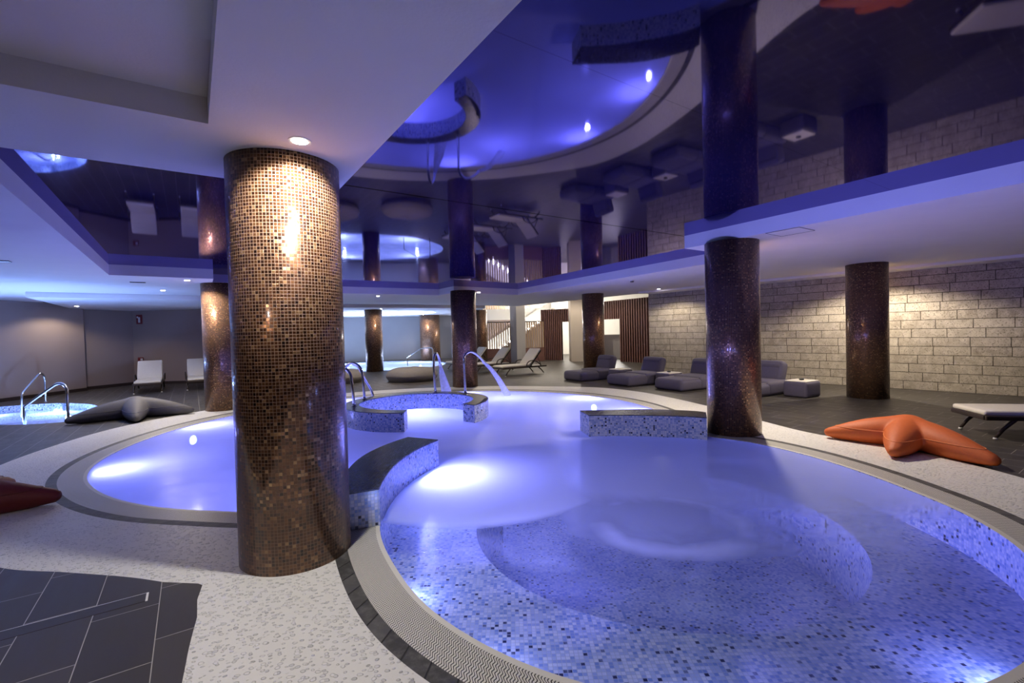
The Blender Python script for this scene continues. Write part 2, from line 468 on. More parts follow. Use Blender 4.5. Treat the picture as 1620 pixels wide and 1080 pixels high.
def smoothpath(pts, n=6, closed=False):
    P = [np.array(p, float) for p in pts]; out = []; m = len(P)
    for i in range(m if closed else m - 1):
        p0 = P[(i - 1) % m] if closed or i > 0 else P[0]; p1 = P[i]; p2 = P[(i + 1) % m]
        p3 = P[(i + 2) % m] if closed or i + 2 < m else P[-1]
        for k in range(n):
            t = k / n
            out.append(tuple(.5 * ((2 * p1) + (-p0 + p2) * t + (2 * p0 - 5 * p1 + 4 * p2 - p3) * t * t + (-p0 + 3 * p1 - 3 * p2 + p3) * t ** 3)))
    if not closed: out.append(tuple(P[-1]))
    return out
def lathe(name, prof, mat, parent=None, seg=64, loc=(0, 0, 0), uvm=False):
    """prof: list of (r, z)"""
    vs = []; fs = []
    for r, z in prof:
        for k in range(seg): vs.append((loc[0] + r * math.cos(2 * PI * k / seg), loc[1] + r * math.sin(2 * PI * k / seg), loc[2] + z))
    for i in range(len(prof) - 1):
        for k in range(seg):
            j = (k + 1) % seg; fs.append((i * seg + k, i * seg + j, (i + 1) * seg + j, (i + 1) * seg + k))
    fs.append(tuple(range(seg))[::-1]); fs.append(tuple((len(prof) - 1) * seg + k for k in range(seg)))
    nr = (len(prof) - 1) * seg
    R = max(r for r, z in prof)
    def uvf(fi, j, vi):
        if fi >= nr: return (vs[vi][0], vs[vi][1])
        i, k = divmod(fi, seg)
        kk = k + (1 if j in (1, 2) else 0)
        return (kk / seg * 2 * PI * R, vs[vi][2])
    o = pydata(name, vs, fs, mat, parent, uvf, True)
    for p in list(o.data.polygons)[-2:]: p.use_smooth = False
    return o
def disc(name, c, r, mat, parent=None, seg=32, down=True):
    vs = [(c[0] + r * math.cos(2 * PI * k / seg), c[1] + r * math.sin(2 * PI * k / seg), c[2]) for k in range(seg)]
    f = tuple(range(seg)); f = f[::-1] if down else f
    return pydata(name, vs, [f], mat, parent, lambda fi, j, vi: (vs[vi][0], vs[vi][1]))

# ------------------------------------------------------------------ camera
cam = bpy.data.cameras.new('camera'); co = bpy.data.objects.new('camera', cam); C.objects.link(co)
cam.sensor_width = 36; cam.lens = 742.58 * 36 / 1620; cam.clip_end = 200; cam.clip_start = .05
pit, rol = .02095, .025444
def pitchv(v): return Vector((v[0], v[1] * math.cos(pit) + v[2] * math.sin(pit), -v[1] * math.sin(pit) + v[2] * math.cos(pit)))
rt = pitchv((math.cos(rol), 0, -math.sin(rol))); up = pitchv((math.sin(rol), 0, math.cos(rol))); fw = pitchv((0, 1, 0))
mw = Matrix.Identity(4)
for i in range(3): mw[i][0] = rt[i]; mw[i][1] = up[i]; mw[i][2] = -fw[i]
mw.translation = Vector((0, 0, 1.6)); co.matrix_world = mw
sc.camera = co

# ------------------------------------------------------------------ pool outlines
def per_interp(kn, deg):
    kn = sorted(kn); m = len(kn); d = deg % 360
    for i in range(m):
        a0, r0 = kn[i]; a1, r1 = kn[(i + 1) % m]
        span = (a1 - a0) % 360; t = (d - a0) % 360
        if t <= span and span > 0:
            am, rm = kn[i - 1]; ap, rp = kn[(i + 2) % m]
            s0 = (r1 - rm) / max(1e-6, (a1 - am) % 360); s1 = (rp - r0) / max(1e-6, (ap - a0) % 360)
            u = t / span
            return (2 * u ** 3 - 3 * u * u + 1) * r0 + (u ** 3 - 2 * u * u + u) * span * s0 + (-2 * u ** 3 + 3 * u * u) * r1 + (u ** 3 - u * u) * span * s1
    return kn[0][1]
CA = (1.3, 4.5); CB = (-1.7, 8.4)
KA = [(0, 2.45), (15, 2.49), (30, 2.60), (49, 2.76), (80, 2.74), (120, 2.66), (160, 2.56), (193, 2.52), (210, 2.50), (228, 2.56), (245, 2.60), (270, 2.58), (300, 2.56), (330, 2.54), (345, 2.50)]
KB = [(9, 4.54), (28, 4.64), (45, 4.64), (62, 4.56), (80, 4.48), (110, 4.43), (140, 4.42), (165, 4.41), (190, 4.38), (215, 4.44), (230, 4.38), (245, 4.28), (257, 4.17), (280, 4.15), (310, 4.25), (345, 4.45)]
def ra(d): return per_interp(KA, d)
def rb(d): return per_interp(KB, d)
def inside(c, rf, off, p):
    dx, dy = p[0] - c[0], p[1] - c[1]
    return math.hypot(dx, dy) < rf(math.degrees(math.atan2(dy, dx))) + off
def cross_angle(c, rf, off, c2, rf2, off2, lo, hi):
    f = lambda d: inside(c2, rf2, off2, (c[0] + (rf(d) + off) * math.cos(math.radians(d)), c[1] + (rf(d) + off) * math.sin(math.radians(d))))
    flo = f(lo)
    for _ in range(40):
        mid = (lo + hi) / 2
        if f(mid) == flo: lo = mid
        else: hi = mid
    return (lo + hi) / 2
def union(off, na=140, nb=200):
    # lobe A arc outside B: from ~190 deg round through 270 to ~50 deg
    def pt(c, rf, d): r = rf(d) + off; return (c[0] + r * math.cos(math.radians(d)), c[1] + r * math.sin(math.radians(d)))
    a0 = cross_angle(CA, ra, off, CB, rb, off, 130, 230)
    a1 = cross_angle(CA, ra, off, CB, rb, off, 10, 90)
    b0 = cross_angle(CB, rb, off, CA, ra, off, 330, 400)
    b1 = cross_angle(CB, rb, off, CA, ra, off, 310, 230)
    P = [pt(CA, ra, a0 + (a1 + 360 - a0) * i / na) for i in range(na)]
    b0 = b0 % 360
    if b0 > 180: b0 -= 360
    P += [pt(CB, rb, b0 + (b1 - b0) * i / nb) for i in range(nb)]
    return P
WAT = union(0.0); GRA = union(.26); SLA = union(.355)
PEB = smoothpath([(.7, 13.6), (2.3, 12.95), (3.15, 11.9), (3.6, 10.7), (3.92, 9.4), (4.1, 8.2), (4.35, 6.9), (4.9, 5.9), (5.1, 4.6), (4.9, 3.2), (4.3, 1.9), (3.1, .9), (1.6, .5), (.2, .6), (-.8, 1.2), (-1.38, 1.85), (-1.66, 2.3), (-1.86, 2.68)], 8) \
    + [(-1.98, 2.86), (-2.06, 3.03), (-2.10, 3.05)] + smoothpath([(-2.35, 3.08), (-2.66, 3.16), (-3.18, 3.25), (-3.72, 3.34), (-4.7, 3.7), (-5.8, 4.6), (-6.7, 5.9), (-7.2, 7.3), (-7.4, 8.75), (-7.1, 10.2), (-6.3, 11.7), (-4.9, 13.0), (-3.2, 13.75), (-1.4, 13.95), (-.2, 13.85)], 8)
P3 = smoothpath([(-9.12, 9.65), (-9.4, 10.4), (-10.45, 11.75), (-11.5, 12.35), (-12.5, 12.45), (-13.35, 11.9), (-13.45, 10.7), (-12.5, 9.8), (-11.2, 9.42), (-10.2, 9.32), (-9.45, 9.36)], 8, True)
SP = [(-7.25 + 3.75 * math.cos(2 * PI * k / 96), 24.55 + 3.75 * math.sin(2 * PI * k / 96)) for k in range(96)]

# ------------------------------------------------------------------ floor and pool shells
XL, XR, YN, YF = -14.9, 15.0, -4.0, 33.0
struct(fill('floor', [(XL, YN), (XR, YN), (XR, YF), (XL, YF)], [PEB, P3, SP], 0.0, M['floor']))
tag(fill('pebble_border', PEB, [SLA], 0.0, M['pebble']), 'white pebble-wash border band curving around the big pool', 'pebble border', kind='structure')
tag(band('kerb_stones', GRA, SLA, 0.0, 0.0, M['slate']), 'narrow ring of dark slate kerb stones outside the grating', 'kerb', kind='structure')
tag(band('overflow_grating', WAT, GRA, -.006, 0.0, M['grating']), 'white wave-slatted overflow grating around the big pool', 'pool grating', kind='structure')
pool = empty('swimming_pool', (0, 0, 0)); tag(pool, 'blue and white mosaic basin of the big double-lobed whirlpool', 'pool basin', kind='structure')
wall_strip('basin_wall', WAT, -1.0, -.006, M['mosaic'], True, pool)
BI = []
for p in WAT: pass
bc = (1.36, 4.68)
bench_in = [(bc[0] + 1.76 * math.cos(math.radians(d)), bc[1] + 1.76 * math.sin(math.radians(d))) for d in range(150, 411, 4)]
bench_out = []
for d in range(150, 411, 4):
    dd = math.radians(d); lo, hi = 1.76, 5.0
    for _ in range(30):
        mid = (lo + hi) / 2; q = (bc[0] + mid * math.cos(dd), bc[1] + mid * math.sin(dd))
        if inside(CA, ra, 0, q): lo = mid
        else: hi = mid
    bench_out.append((bc[0] + lo * math.cos(dd), bc[1] + lo * math.sin(dd)))
n = len(bench_in)
vs = [(*p, -.34) for p in bench_in] + [(*p, -.34) for p in bench_out]
fs = [(i, n + i, n + i + 1, i + 1) for i in range(n - 1)]
pydata('bench_seat', vs, fs, M['mosaic'], pool, lambda fi, j, vi: (vs[vi][0], vs[vi][1]))
wall_strip('bench_riser', bench_in, -1.0, -.34, M['mosaic'], False, pool)
fill('basin_floor', [(p[0], p[1]) for p in union(.05)], [], -1.0, M['mosaic'], pool)
tag(fill('pool_water', WAT, [], -.012, M['water']), 'milky blue-lit water filling the big double-lobed whirlpool', 'water', kind='stuff')

# left plunge pool
pl = empty('plunge_pool', (0, 0, 0)); tag(pl, 'small sunken plunge pool basin beside the brown left wall', 'pool basin', kind='structure')
wall_strip('basin_wall', P3, -1.2, 0.0, M['mosaic'], True, pl)
c3 = (-11.3, 10.9)
prev = P3
for k, (s_, z_) in enumerate([(.84, -.4), (.70, -.62), (.56, -.84)]):
    cur = [(c3[0] + (p[0] - c3[0]) * s_, c3[1] + (p[1] - c3[1]) * s_) for p in P3]
    band('step', cur, prev, z_, z_, M['mosaic'], pl); wall_strip('step_riser', cur, z_ - .22 if k < 2 else -1.2, z_, M['mosaic_dark'], True, pl)
    prev = cur
fill('basin_floor', prev, [], -1.2, M['mosaic'], pl)
tag(fill('plunge_water', P3, [], -.17, M['water_s']), 'bright rippled water in the small left plunge pool', 'water', kind='stuff')
# far spa
sp = empty('spa_pool', (0, 0, 0)); tag(sp, 'round far spa basin in front of the grey back wall', 'pool basin', kind='structure')
wall_strip('basin_wall', SP, -.9, 0.0, M['mosaic'], True, sp); fill('basin_floor', SP, [], -.9, M['mosaic'], sp)
tag(fill('spa_water', SP, [], -.03, M['water_b']), 'glowing white water of the round far spa', 'water', kind='stuff')

# ------------------------------------------------------------------ low mosaic walls in the big pool
def mosaic_wall(name, label, outer, inner, top=.31, cap_in=.0):
    """outer and inner: point lists running the same way; closed prism with darker coping"""
    t = empty(name, (0, 0, 0)); tag(t, label, 'pool divider')
    pts = list(outer) + list(inner)[::-1]
    bm = bmesh.new()
    n = len(pts); a = arclen(pts)
    vs = []; fs = []
    for p in pts: vs += [(*p, -1.0), (*p, top - .012)]
    for i in range(n):
        j = (i + 1) % n; fs.append((2 * i, 2 * j, 2 * j + 1, 2 * i + 1))
    bm.free()
    pydata('wall_body', vs, fs, M['mosaic'], t, lambda fi, j, vi: (a[fi] if j in (0, 3) else a[fi + 1], vs[vi][2]))
    m = len(outer)
    v2 = []; f2 = []
    for i in range(m):
        v2 += [(*outer[i], top), (*inner[i], top), (*outer[i], top - .012), (*inner[i], top - .012)]
    for i in range(m - 1):
        k = 4 * i; f2 += [(k, k + 4, k + 5, k + 1), (k + 2, k + 6, k + 4, k), (k + 1, k + 5, k + 7, k + 3)]
    k = 4 * (m - 1); f2 += [(0, 1, 3, 2), (k, k + 2, k + 3, k + 1)]
    o = pydata('coping', v2, f2, M['mosaic_dark'], t, lambda fi, j, vi: (v2[vi][0], v2[vi][1] + v2[vi][2]))
    o['label'] = 'dark navy mosaic coping'
    return t
def cut(path, n):
    a = arclen(path, False); L = a[-1]; out = []
    for k in range(n):
        s = L * k / (n - 1); i = max(j for j in range(len(a)) if a[j] <= s + 1e-9); i = min(i, len(path) - 2)
        t = (s - a[i]) / max(1e-9, a[i + 1] - a[i]); out.append((path[i][0] + (path[i + 1][0] - path[i][0]) * t, path[i][1] + (path[i + 1][1] - path[i][1]) * t))
    return out
ro = cut(smoothpath([(-1.38, 3.82), (-1.55, 4.2), (-1.63, 4.65), (-1.62, 5.1), (-1.50, 5.55), (-1.34, 5.88)], 6), 24)
ri = cut(smoothpath([(-1.15, 3.93), (-1.19, 4.36), (-1.18, 4.8), (-1.09, 5.28), (-.93, 5.69)], 6), 24)
mosaic_wall('mosaic_divider', 'curved mosaic wall running out from the big copper foreground column', ro, ri)
rc = (-1.86, 9.08)
def arc(c, r, a0, a1, n): return [(c[0] + r * math.cos(math.radians(a0 + (a1 - a0) * i / (n - 1))), c[1] + r * math.sin(math.radians(a0 + (a1 - a0) * i / (n - 1)))) for i in range(n)]
mosaic_wall('mosaic_divider', 'C-shaped mosaic ring wall in the middle of the pool, under the water spouts', arc(rc, 1.37, -88, -392, 72), arc(rc, 1.08, -88, -390, 72))
ro = cut(smoothpath([(1.06, 7.50), (1.6, 7.50), (2.2, 7.45), (2.75, 7.22), (2.90, 7.06)], 6), 24)
ri = cut(smoothpath([(1.13, 7.06), (1.6, 7.03), (2.1, 6.92), (2.5, 6.79), (2.74, 6.64)], 6), 24)
mosaic_wall('mosaic_divider', 'straight-looking mosaic wall ending against the right-hand poolside column', ro, ri)

# ------------------------------------------------------------------ ceiling
GP = [(-1.52, 4.15), (-3.39, 2.88), (-7.5, 8.8), (-6.15, 9.75), (-7.6, 11.9), (-5.0, 13.75), (-2.35, 15.4), (-1.75, 14.5), (.25, 16.1), (3.86, 9.5), (4.41, 8.61), (2.78, 7.49), (4.75, 4.35), (7.3, .28), (9.9, -4.0), (4.0, -4.0), (.07, 1.80)]
# low slab outline
LP = [(-11.6, 11.25), (-8.9, 13.3), (-8.3, 13.8), (-9.9, 16.2), (-6.6, 18.5), (-3.1, 20.65), (-1.2, 21.9), (-1.9, 24.5), (-1.9, 33), (-14.8, 33), (-14.8, 16.0)]
BK = [(4.95, 16.45), (.3, 23.3), (-1.2, 21.9)]                      # edge to the bright stair hall
coffer = [(-1.73, 2.75), (-3.9, 1.25), (-1.7, -1.95), (.9, -1.13)]
e1 = Vector((-E1[0], -E1[1])); 
cf = (-1.73, 2.75)
coffer = [cf, (cf[0] - E2[0] * 3.2, cf[1] - E2[1] * 3.2), (cf[0] - E2[0] * 3.2 - E1[0] * 3.6, cf[1] - E2[1] * 3.2 - E1[1] * 3.6), (cf[0] - E1[0] * 3.6, cf[1] - E1[1] * 3.6)]
rim = [(XL, YN), (4.0, YN), (4.0, YN)]
# main soffit: outer polygon, holes glossy field (pulled in so it is a true hole) and coffer
GPh = GP[:13] + [(7.3, .28), (9.2, -2.75), (3.1, -2.75), (.07, 1.80)]
outer = [(XL, YN), (XR, YN), (XR, 6.0), (12.5, 7.2), (9.2, 11.5), (4.95, 16.45), (.3, 23.3), (-1.2, 21.9), (-3.1, 20.65), (-6.6, 18.5), (-9.9, 16.2), (-8.3, 13.8), (-8.9, 13.3), (-11.6, 11.25), (-14.9, 13.5)]
outer = [(XL, YN), (XR, YN), (XR, 7.0), (10.9, 9.6)] + [(4.95, 16.45), (.3, 23.3)] + [(-1.2, 21.9), (-3.1, 20.65), (-6.6, 18.5), (-9.9, 16.2), (-8.3, 13.8), (-8.9, 13.3), (-11.6, 11.25), (-14.9, 15.1)]
struct(fill('ceiling', outer, [GPh, coffer], H, M['white'], down=True))
f = wall_strip('ceiling_fascia', GPh, H, HG, M['white']); tag(f, 'white edge step around the dark glossy ceiling', 'ceiling edge', kind='structure')
g = fill('glossy_ceiling', [(-8.6, 3), (-3, -3.2), (11, -3.2), (11, 3), (4.9, 9.5), (.4, 16.9), (-9, 14)], [], HG, M['gloss'], down=True)
tag(g, 'dark blue mirror-glossy stretched ceiling above the pool', 'glossy ceiling', kind='structure')
co_ = wall_strip('coffer_sides', coffer, H, 3.0, M['white']); tag(co_, 'sides of the shallow square recess at upper left', 'ceiling recess', kind='structure')
tag(fill('coffer_top', coffer, [], 3.0, M['white'], down=True), 'flat top of the shallow square recess at upper left', 'ceiling recess', kind='structure')
HC = [(-7.25 + 3.3 * math.cos(2 * PI * k / 64), 24.4 + 3.3 * math.sin(2 * PI * k / 64)) for k in range(64)]
tag(fill('low_ceiling', LP, [HC], HL, M['white'], down=True), 'lower white ceiling slab over the far spa and left lounge', 'ceiling slab', kind='structure')
tag(wall_strip('low_ceiling_edge', LP, HL, H + .3, M['white']), 'white beam face along the lower ceiling slab', 'beam', kind='structure')
tag(wall_strip('spa_cove_side', HC, HL, 3.0, M['white']), 'round side of the cove above the far spa', 'ceiling cove', kind='structure')
tag(fill('spa_cove_top', HC, [], 3.0, M['white'], down=True), 'round top of the cove above the far spa', 'ceiling cove', kind='structure')
tag(disc('spa_mirror_disc', (-7.25, 24.4, 2.93), 2.35, M['gloss'], None, 64), 'dark glossy disc set in the round cove over the spa', 'ceiling disc')
tr_ = bmesh.new(); tube_bm(tr_, [(-7.25 + 3.22 * math.cos(2 * PI * k / 64), 24.4 + 3.22 * math.sin(2 * PI * k / 64), 2.80) for k in range(65)], .02, 6, False)
tag(from_bm('led_strip', tr_, M['ledblue']), 'pale blue light strip glowing in the round cove over the spa', 'light strip')

# beam along the stone wall
bmn = prism('beam', [(11.0, 9.4), (10.35, 8.6), (4.35, 16.0), (4.95, 16.45)], 2.79, H + .1, M['white']); tag(bmn, 'shallow plaster band where the ceiling meets the stone wall', 'beam', kind='structure')
# bright stair hall above
tag(fill('stair_hall_ceiling', [(4.95, 16.45), (15, 16.45), (15, 33), (-1.9, 33), (-1.9, 21), (.3, 23.3)], [], 3.9, M['cream'], down=True), 'high pale ceiling of the stair hall at the back', 'ceiling', kind='structure')
tag(wall_strip('stair_hall_edge', [(4.95, 16.45), (.3, 23.3), (-1.2, 21.9), (-1.9, 24.5), (-1.9, 33)], H, 3.9, M['white'], False), 'plaster upstand between low ceiling and stair hall', 'ceiling edge', kind='structure')

# ------------------------------------------------------------------ walls
def wall(name, pts, z0, z1, mat): return struct(wall_strip(name, pts, z0, z1, mat, False))
wall('wall_right', [(4.9, 16.75), (10.6, 9.45), (15.0, 3.8)], 0, 2.95, M['stone'])
wall('wall_left', [(-14.85, YN), (-14.3, 13.0), (-14.2, 15.6), (-14.5, 15.85), (-14.0, 17.35), (-10.2, 17.35), (-11.4, 27.8)], 0, 2.95, M['brown'])
wall('wall_back', [(-11.4, 27.8), (-8.4, 29.4), (-3.6, 30.2), (-3.6, 31.5)], 0, 3.1, M['greyblue'])
wall('wall_near', [(XL, -3.95), (15, -3.95), (15.0, 3.8)], 0, 3.2, M['brown'])
wall('wall_far', [(-3.6, 31.5), (15, 31.5)], 0, 4.0, M['cream'])
wall('wall_side', [(4.9, 16.75), (5.15, 16.9), (7.4, 21.0), (15, 24), (15, 31.5)], 0, 3.95, M['cream'])
# skirting of the left lounge
struct(wall_strip('baseboard_left', [(-14.28, 13.0), (-14.17, 15.6), (-14.45, 15.88), (-13.97, 17.31), (-10.2, 17.31)], 0, .10, M['slatback'], False))

# ------------------------------------------------------------------ columns
def column(x, y, label, r=.375, top=H, mat='copper'):
    o = lathe('column', [(r, 0), (r, top)], M[mat], None, 64, (0, 0, 0)); o.location = (x, y, 0)
    return tag(o, label, 'column')
column(-1.65, 3.49, 'massive copper mosaic column in the left foreground', .381)
column(3.33, 7.08, 'dark copper mosaic column at the right end of the straight pool wall')
column(7.63, 10.08, 'copper mosaic column in front of the stone block wall')
column(-6.62, 10.72, 'copper mosaic column beside the white loungers, half hidden by the foreground column')
column(-1.43, 14.06, 'dark violet mosaic column behind the two water spouts')
column(2.87, 16.5, 'dark mosaic column behind the farthest daybed')
column(-6.12, 20.83, 'reddish mosaic column in front of the glowing far spa', .375, HL)
column(-4.95, 28.4, 'broad dark column beyond the far spa, against the back wall', .60, HL)
column(-1.62, 23.7, 'mosaic column just behind the central violet one', .375, HL)
box('pillar', (.32, 24.6, 1.5), (.56, .56, 3.0), M['greyblue'], None, BA); tag(bpy.data.objects['pillar'], 'square grey-beige plaster pillar between the two slatted balustrades', 'pillar')
o = box('pillar', (3.30, 24.2, 1.6), (.62, .85, 3.2), M['beige'], None, 0); tag(o, 'wide beige plaster pillar beside the narrow bright doorway', 'pillar')

# ------------------------------------------------------------------ lamps
def downlight(x, y, z, label, group=None):
    t = empty('downlight', (x, y, z)); tag(t, label, 'ceiling lamp', group)
    lathe('trim_ring', [(.068, -.004), (.068, .0), (.05, .0), (.05, -.004)], M['whiteplastic'], t, 24)
    disc('lens', (0, 0, -.006), .048, M['lamp'], t, 24)
    return t
def spot(x, y, z, e, col=(1, .90, .76), size=150, blend=.35, rad=.03, dirv=(0, 0, -1)):
    l = bpy.data.lights.new('lamp_beam', 'SPOT'); l.energy = e; l.color = col; l.spot_size = math.radians(size); l.spot_blend = blend; l.shadow_soft_size = rad
    o = bpy.data.objects.new('lamp_beam', l); C.objects.link(o); o.location = (x, y, z)
    o.rotation_euler = Vector(dirv).to_track_quat('-Z', 'Y').to_euler(); return o
def point(x, y, z, e, col, rad=.15):
    l = bpy.data.lights.new('lamp_glow', 'POINT'); l.energy = e; l.color = col; l.shadow_soft_size = rad
    o = bpy.data.objects.new('lamp_glow', l); C.objects.link(o); o.location = (x, y, z); return o
WARM = (1, .86, .68); NEUT = (1, .95, .88)
DL = [(-1.32, 3.02, H, 'lit round downlight in the ceiling at the foreground column top', 90, NEUT),
      (-2.3, .75, 3.0, 'downlight inside the square ceiling recess', 45, (1, .84, .74)),
      (-6.77, 9.86, H, 'lit downlight nearest the half-hidden left column', 110, WARM),
      (-8.65, 11.71, H, 'lit downlight left of the half-hidden left column, over the lounge floor', 150, WARM),
      (-13.3, 14.4, HL, 'added downlight over the corner of the brown left wall', 40, WARM),  # wall washer added to warm the left wall, no such fixture seen
      (-4.25, 15.05, H, 'lit downlight in the ceiling above the round poufs', 120, WARM),
      (-5.55, 20.1, HL, 'lit downlight beside the reddish column at the spa', 28, WARM),
      (-1.0, 14.6, H, 'lit downlight at the top right of the violet central column', 110, WARM),
      (-5.1, 27.2, HL, 'lit downlight by the broad dark column beyond the spa', 50, WARM),
      (3.95, 7.62, H, 'downlight hidden behind the right poolside column', 260, WARM),
      (8.0, 10.62, H, 'downlight behind the column at the stone wall', 210, WARM),
      (4.75, 15.1, H, 'downlight near the stone wall end above the daybeds', 70, WARM)]
for x, y, z, lab, e, c in DL:
    downlight(x, y, z, lab); spot(x, y, z - .03, e, c)
# lamps of the stair hall and the rooms behind, one added for the slats
spot(1.2, 20.5, H - .02, 60, WARM)
point(6.0, 27.5, 3.2, 260, NEUT, .3); point(.4, 28.5, 3.3, 260, NEUT, .3); point(3.0, 29.0, 3.2, 160, NEUT, .3)
spot(6.9, 17.6, 3.6, 60, NEUT); spot(3.4, 21.6, 3.8, 160, WARM); spot(1.5, 23.3, 3.8, 60, WARM)  # stronger warm spot added before the slats to brighten them, without fixture

BLUE = (.27, .27, 1.0)
def pool_light(x, y, ang, label, e=60, z=-.28, mat='uwlamp', col=BLUE, tilt=.25, flat=False):
    t = empty('pool_light', (x, y, z), math.radians(ang)); tag(t, label, 'underwater lamp', 'underwater lamps of the pools')
    if flat: t.rotation_euler = (0, -PI / 2, 0)
    bm = bmesh.new(); bmesh.ops.create_cone(bm, cap_ends=True, segments=24, radius1=.12, radius2=.10, depth=.03, matrix=Matrix.Rotation(PI / 2, 4, 'Y'))
    from_bm('housing', bm, M['steel'], t)
    bm = bmesh.new(); bmesh.ops.create_cone(bm, cap_ends=True, segments=24, radius1=.085, radius2=.075, depth=.012, matrix=Matrix.Translation((.021, 0, 0)) @ Matrix.Rotation(PI / 2, 4, 'Y'))
    from_bm('lens', bm, M[mat], t)
    l = bpy.data.lights.new('lamp_glow', 'AREA'); l.shape = 'DISK'; l.size = .15; l.energy = e; l.color = col
    o = bpy.data.objects.new('lamp_glow', l); C.objects.link(o); a_ = math.radians(ang)
    o.location = (x, y, z + .035) if flat else (x + math.cos(a_) * .035, y + math.sin(a_) * .035, z)
    o.rotation_euler = Vector((0, 0, 1) if flat else (math.cos(a_), math.sin(a_), tilt)).to_track_quat('-Z', 'Y').to_euler()
def edge_pt(c, rf, d, ins=.03): r = rf(d) - ins; return c[0] + r * math.cos(math.radians(d)), c[1] + r * math.sin(math.radians(d))
for d, lab, e in [(38, 'underwater lamp at the far right pool edge', 60), (8, 'underwater lamp on the pool edge near the right column', 70), (85, 'underwater lamp at the far pool edge below the central column', 50),
                  (130, 'underwater lamp at the far left pool edge', 60), (175, 'underwater lamp on the left pool edge near the grey starfish', 45), (217, 'bright underwater lamp at the left tip of the pool', 34)]:
    x, y = edge_pt(CB, rb, d); pool_light(x, y, d + 180, lab, e)
for d, lab, e in [(208, 'added unseen lamp under the near rim below the foreground column', 9), (232, 'added unseen lamp under the near rim, lower left', 9), (262, 'added unseen lamp under the near rim, bottom centre', 10), (300, 'added unseen lamp under the near rim, bottom right', 10)]:  # rim lamps added out of sight to light the bench
    x, y = edge_pt(CA, ra, d); pool_light(x, y, d + 180, lab, e * .2, -.27, tilt=-.1)
for (x, y) in [(-1.8, 9.1), (-.2, 11.4)]:  # floor lamps added under the foam to send light up to the ceiling
    pool_light(x, y, 0, 'added unseen lamp in the deep floor of the rear pool lobe', 24, -.96, flat=True)
pool_light(-1.0, 5.35, -15, 'underwater lamp on the curved wall by the foreground column', 60)
pool_light(-2.3, 10.0, -60, 'underwater lamp inside the C-shaped ring wall', 40)
pool_light(-1.74, 5.1, 180, 'underwater lamp on the outer face of the curved wall', 30)
for d, aim, e in [(212, (6.0, 6.5, H), 170), (238, (4.3, 8.6, H), 170), (262, (6.5, 4.8, H), 150), (280, (8.0, 7.5, H), 90)]:  # added blue spots without fixtures, aimed to brighten the right soffit
    x, y = edge_pt(CA, ra, d, .10)
    o = spot(x, y, -.16, e, BLUE, 80, 1.0, .05, Vector(aim) - Vector((x, y, -.16)))
WB = (.34, .48, 1.0)
for (x, y, a) in [(-9.3, 9.75, 150), (-13.2, 11.6, -20), (-11.6, 12.2, -90)]:
    pool_light(x, y, a, 'underwater lamp of the left plunge pool', 150, -.35, 'uwlamp_w', WB)
for d in (200, 260, 320, 60, 130):
    pool_light(-7.25 + 3.65 * math.cos(math.radians(d)), 24.55 + 3.65 * math.sin(math.radians(d)), d + 180, 'underwater lamp of the far spa', 150, -.3, 'uwlamp_w', (.62, .78, 1.0))

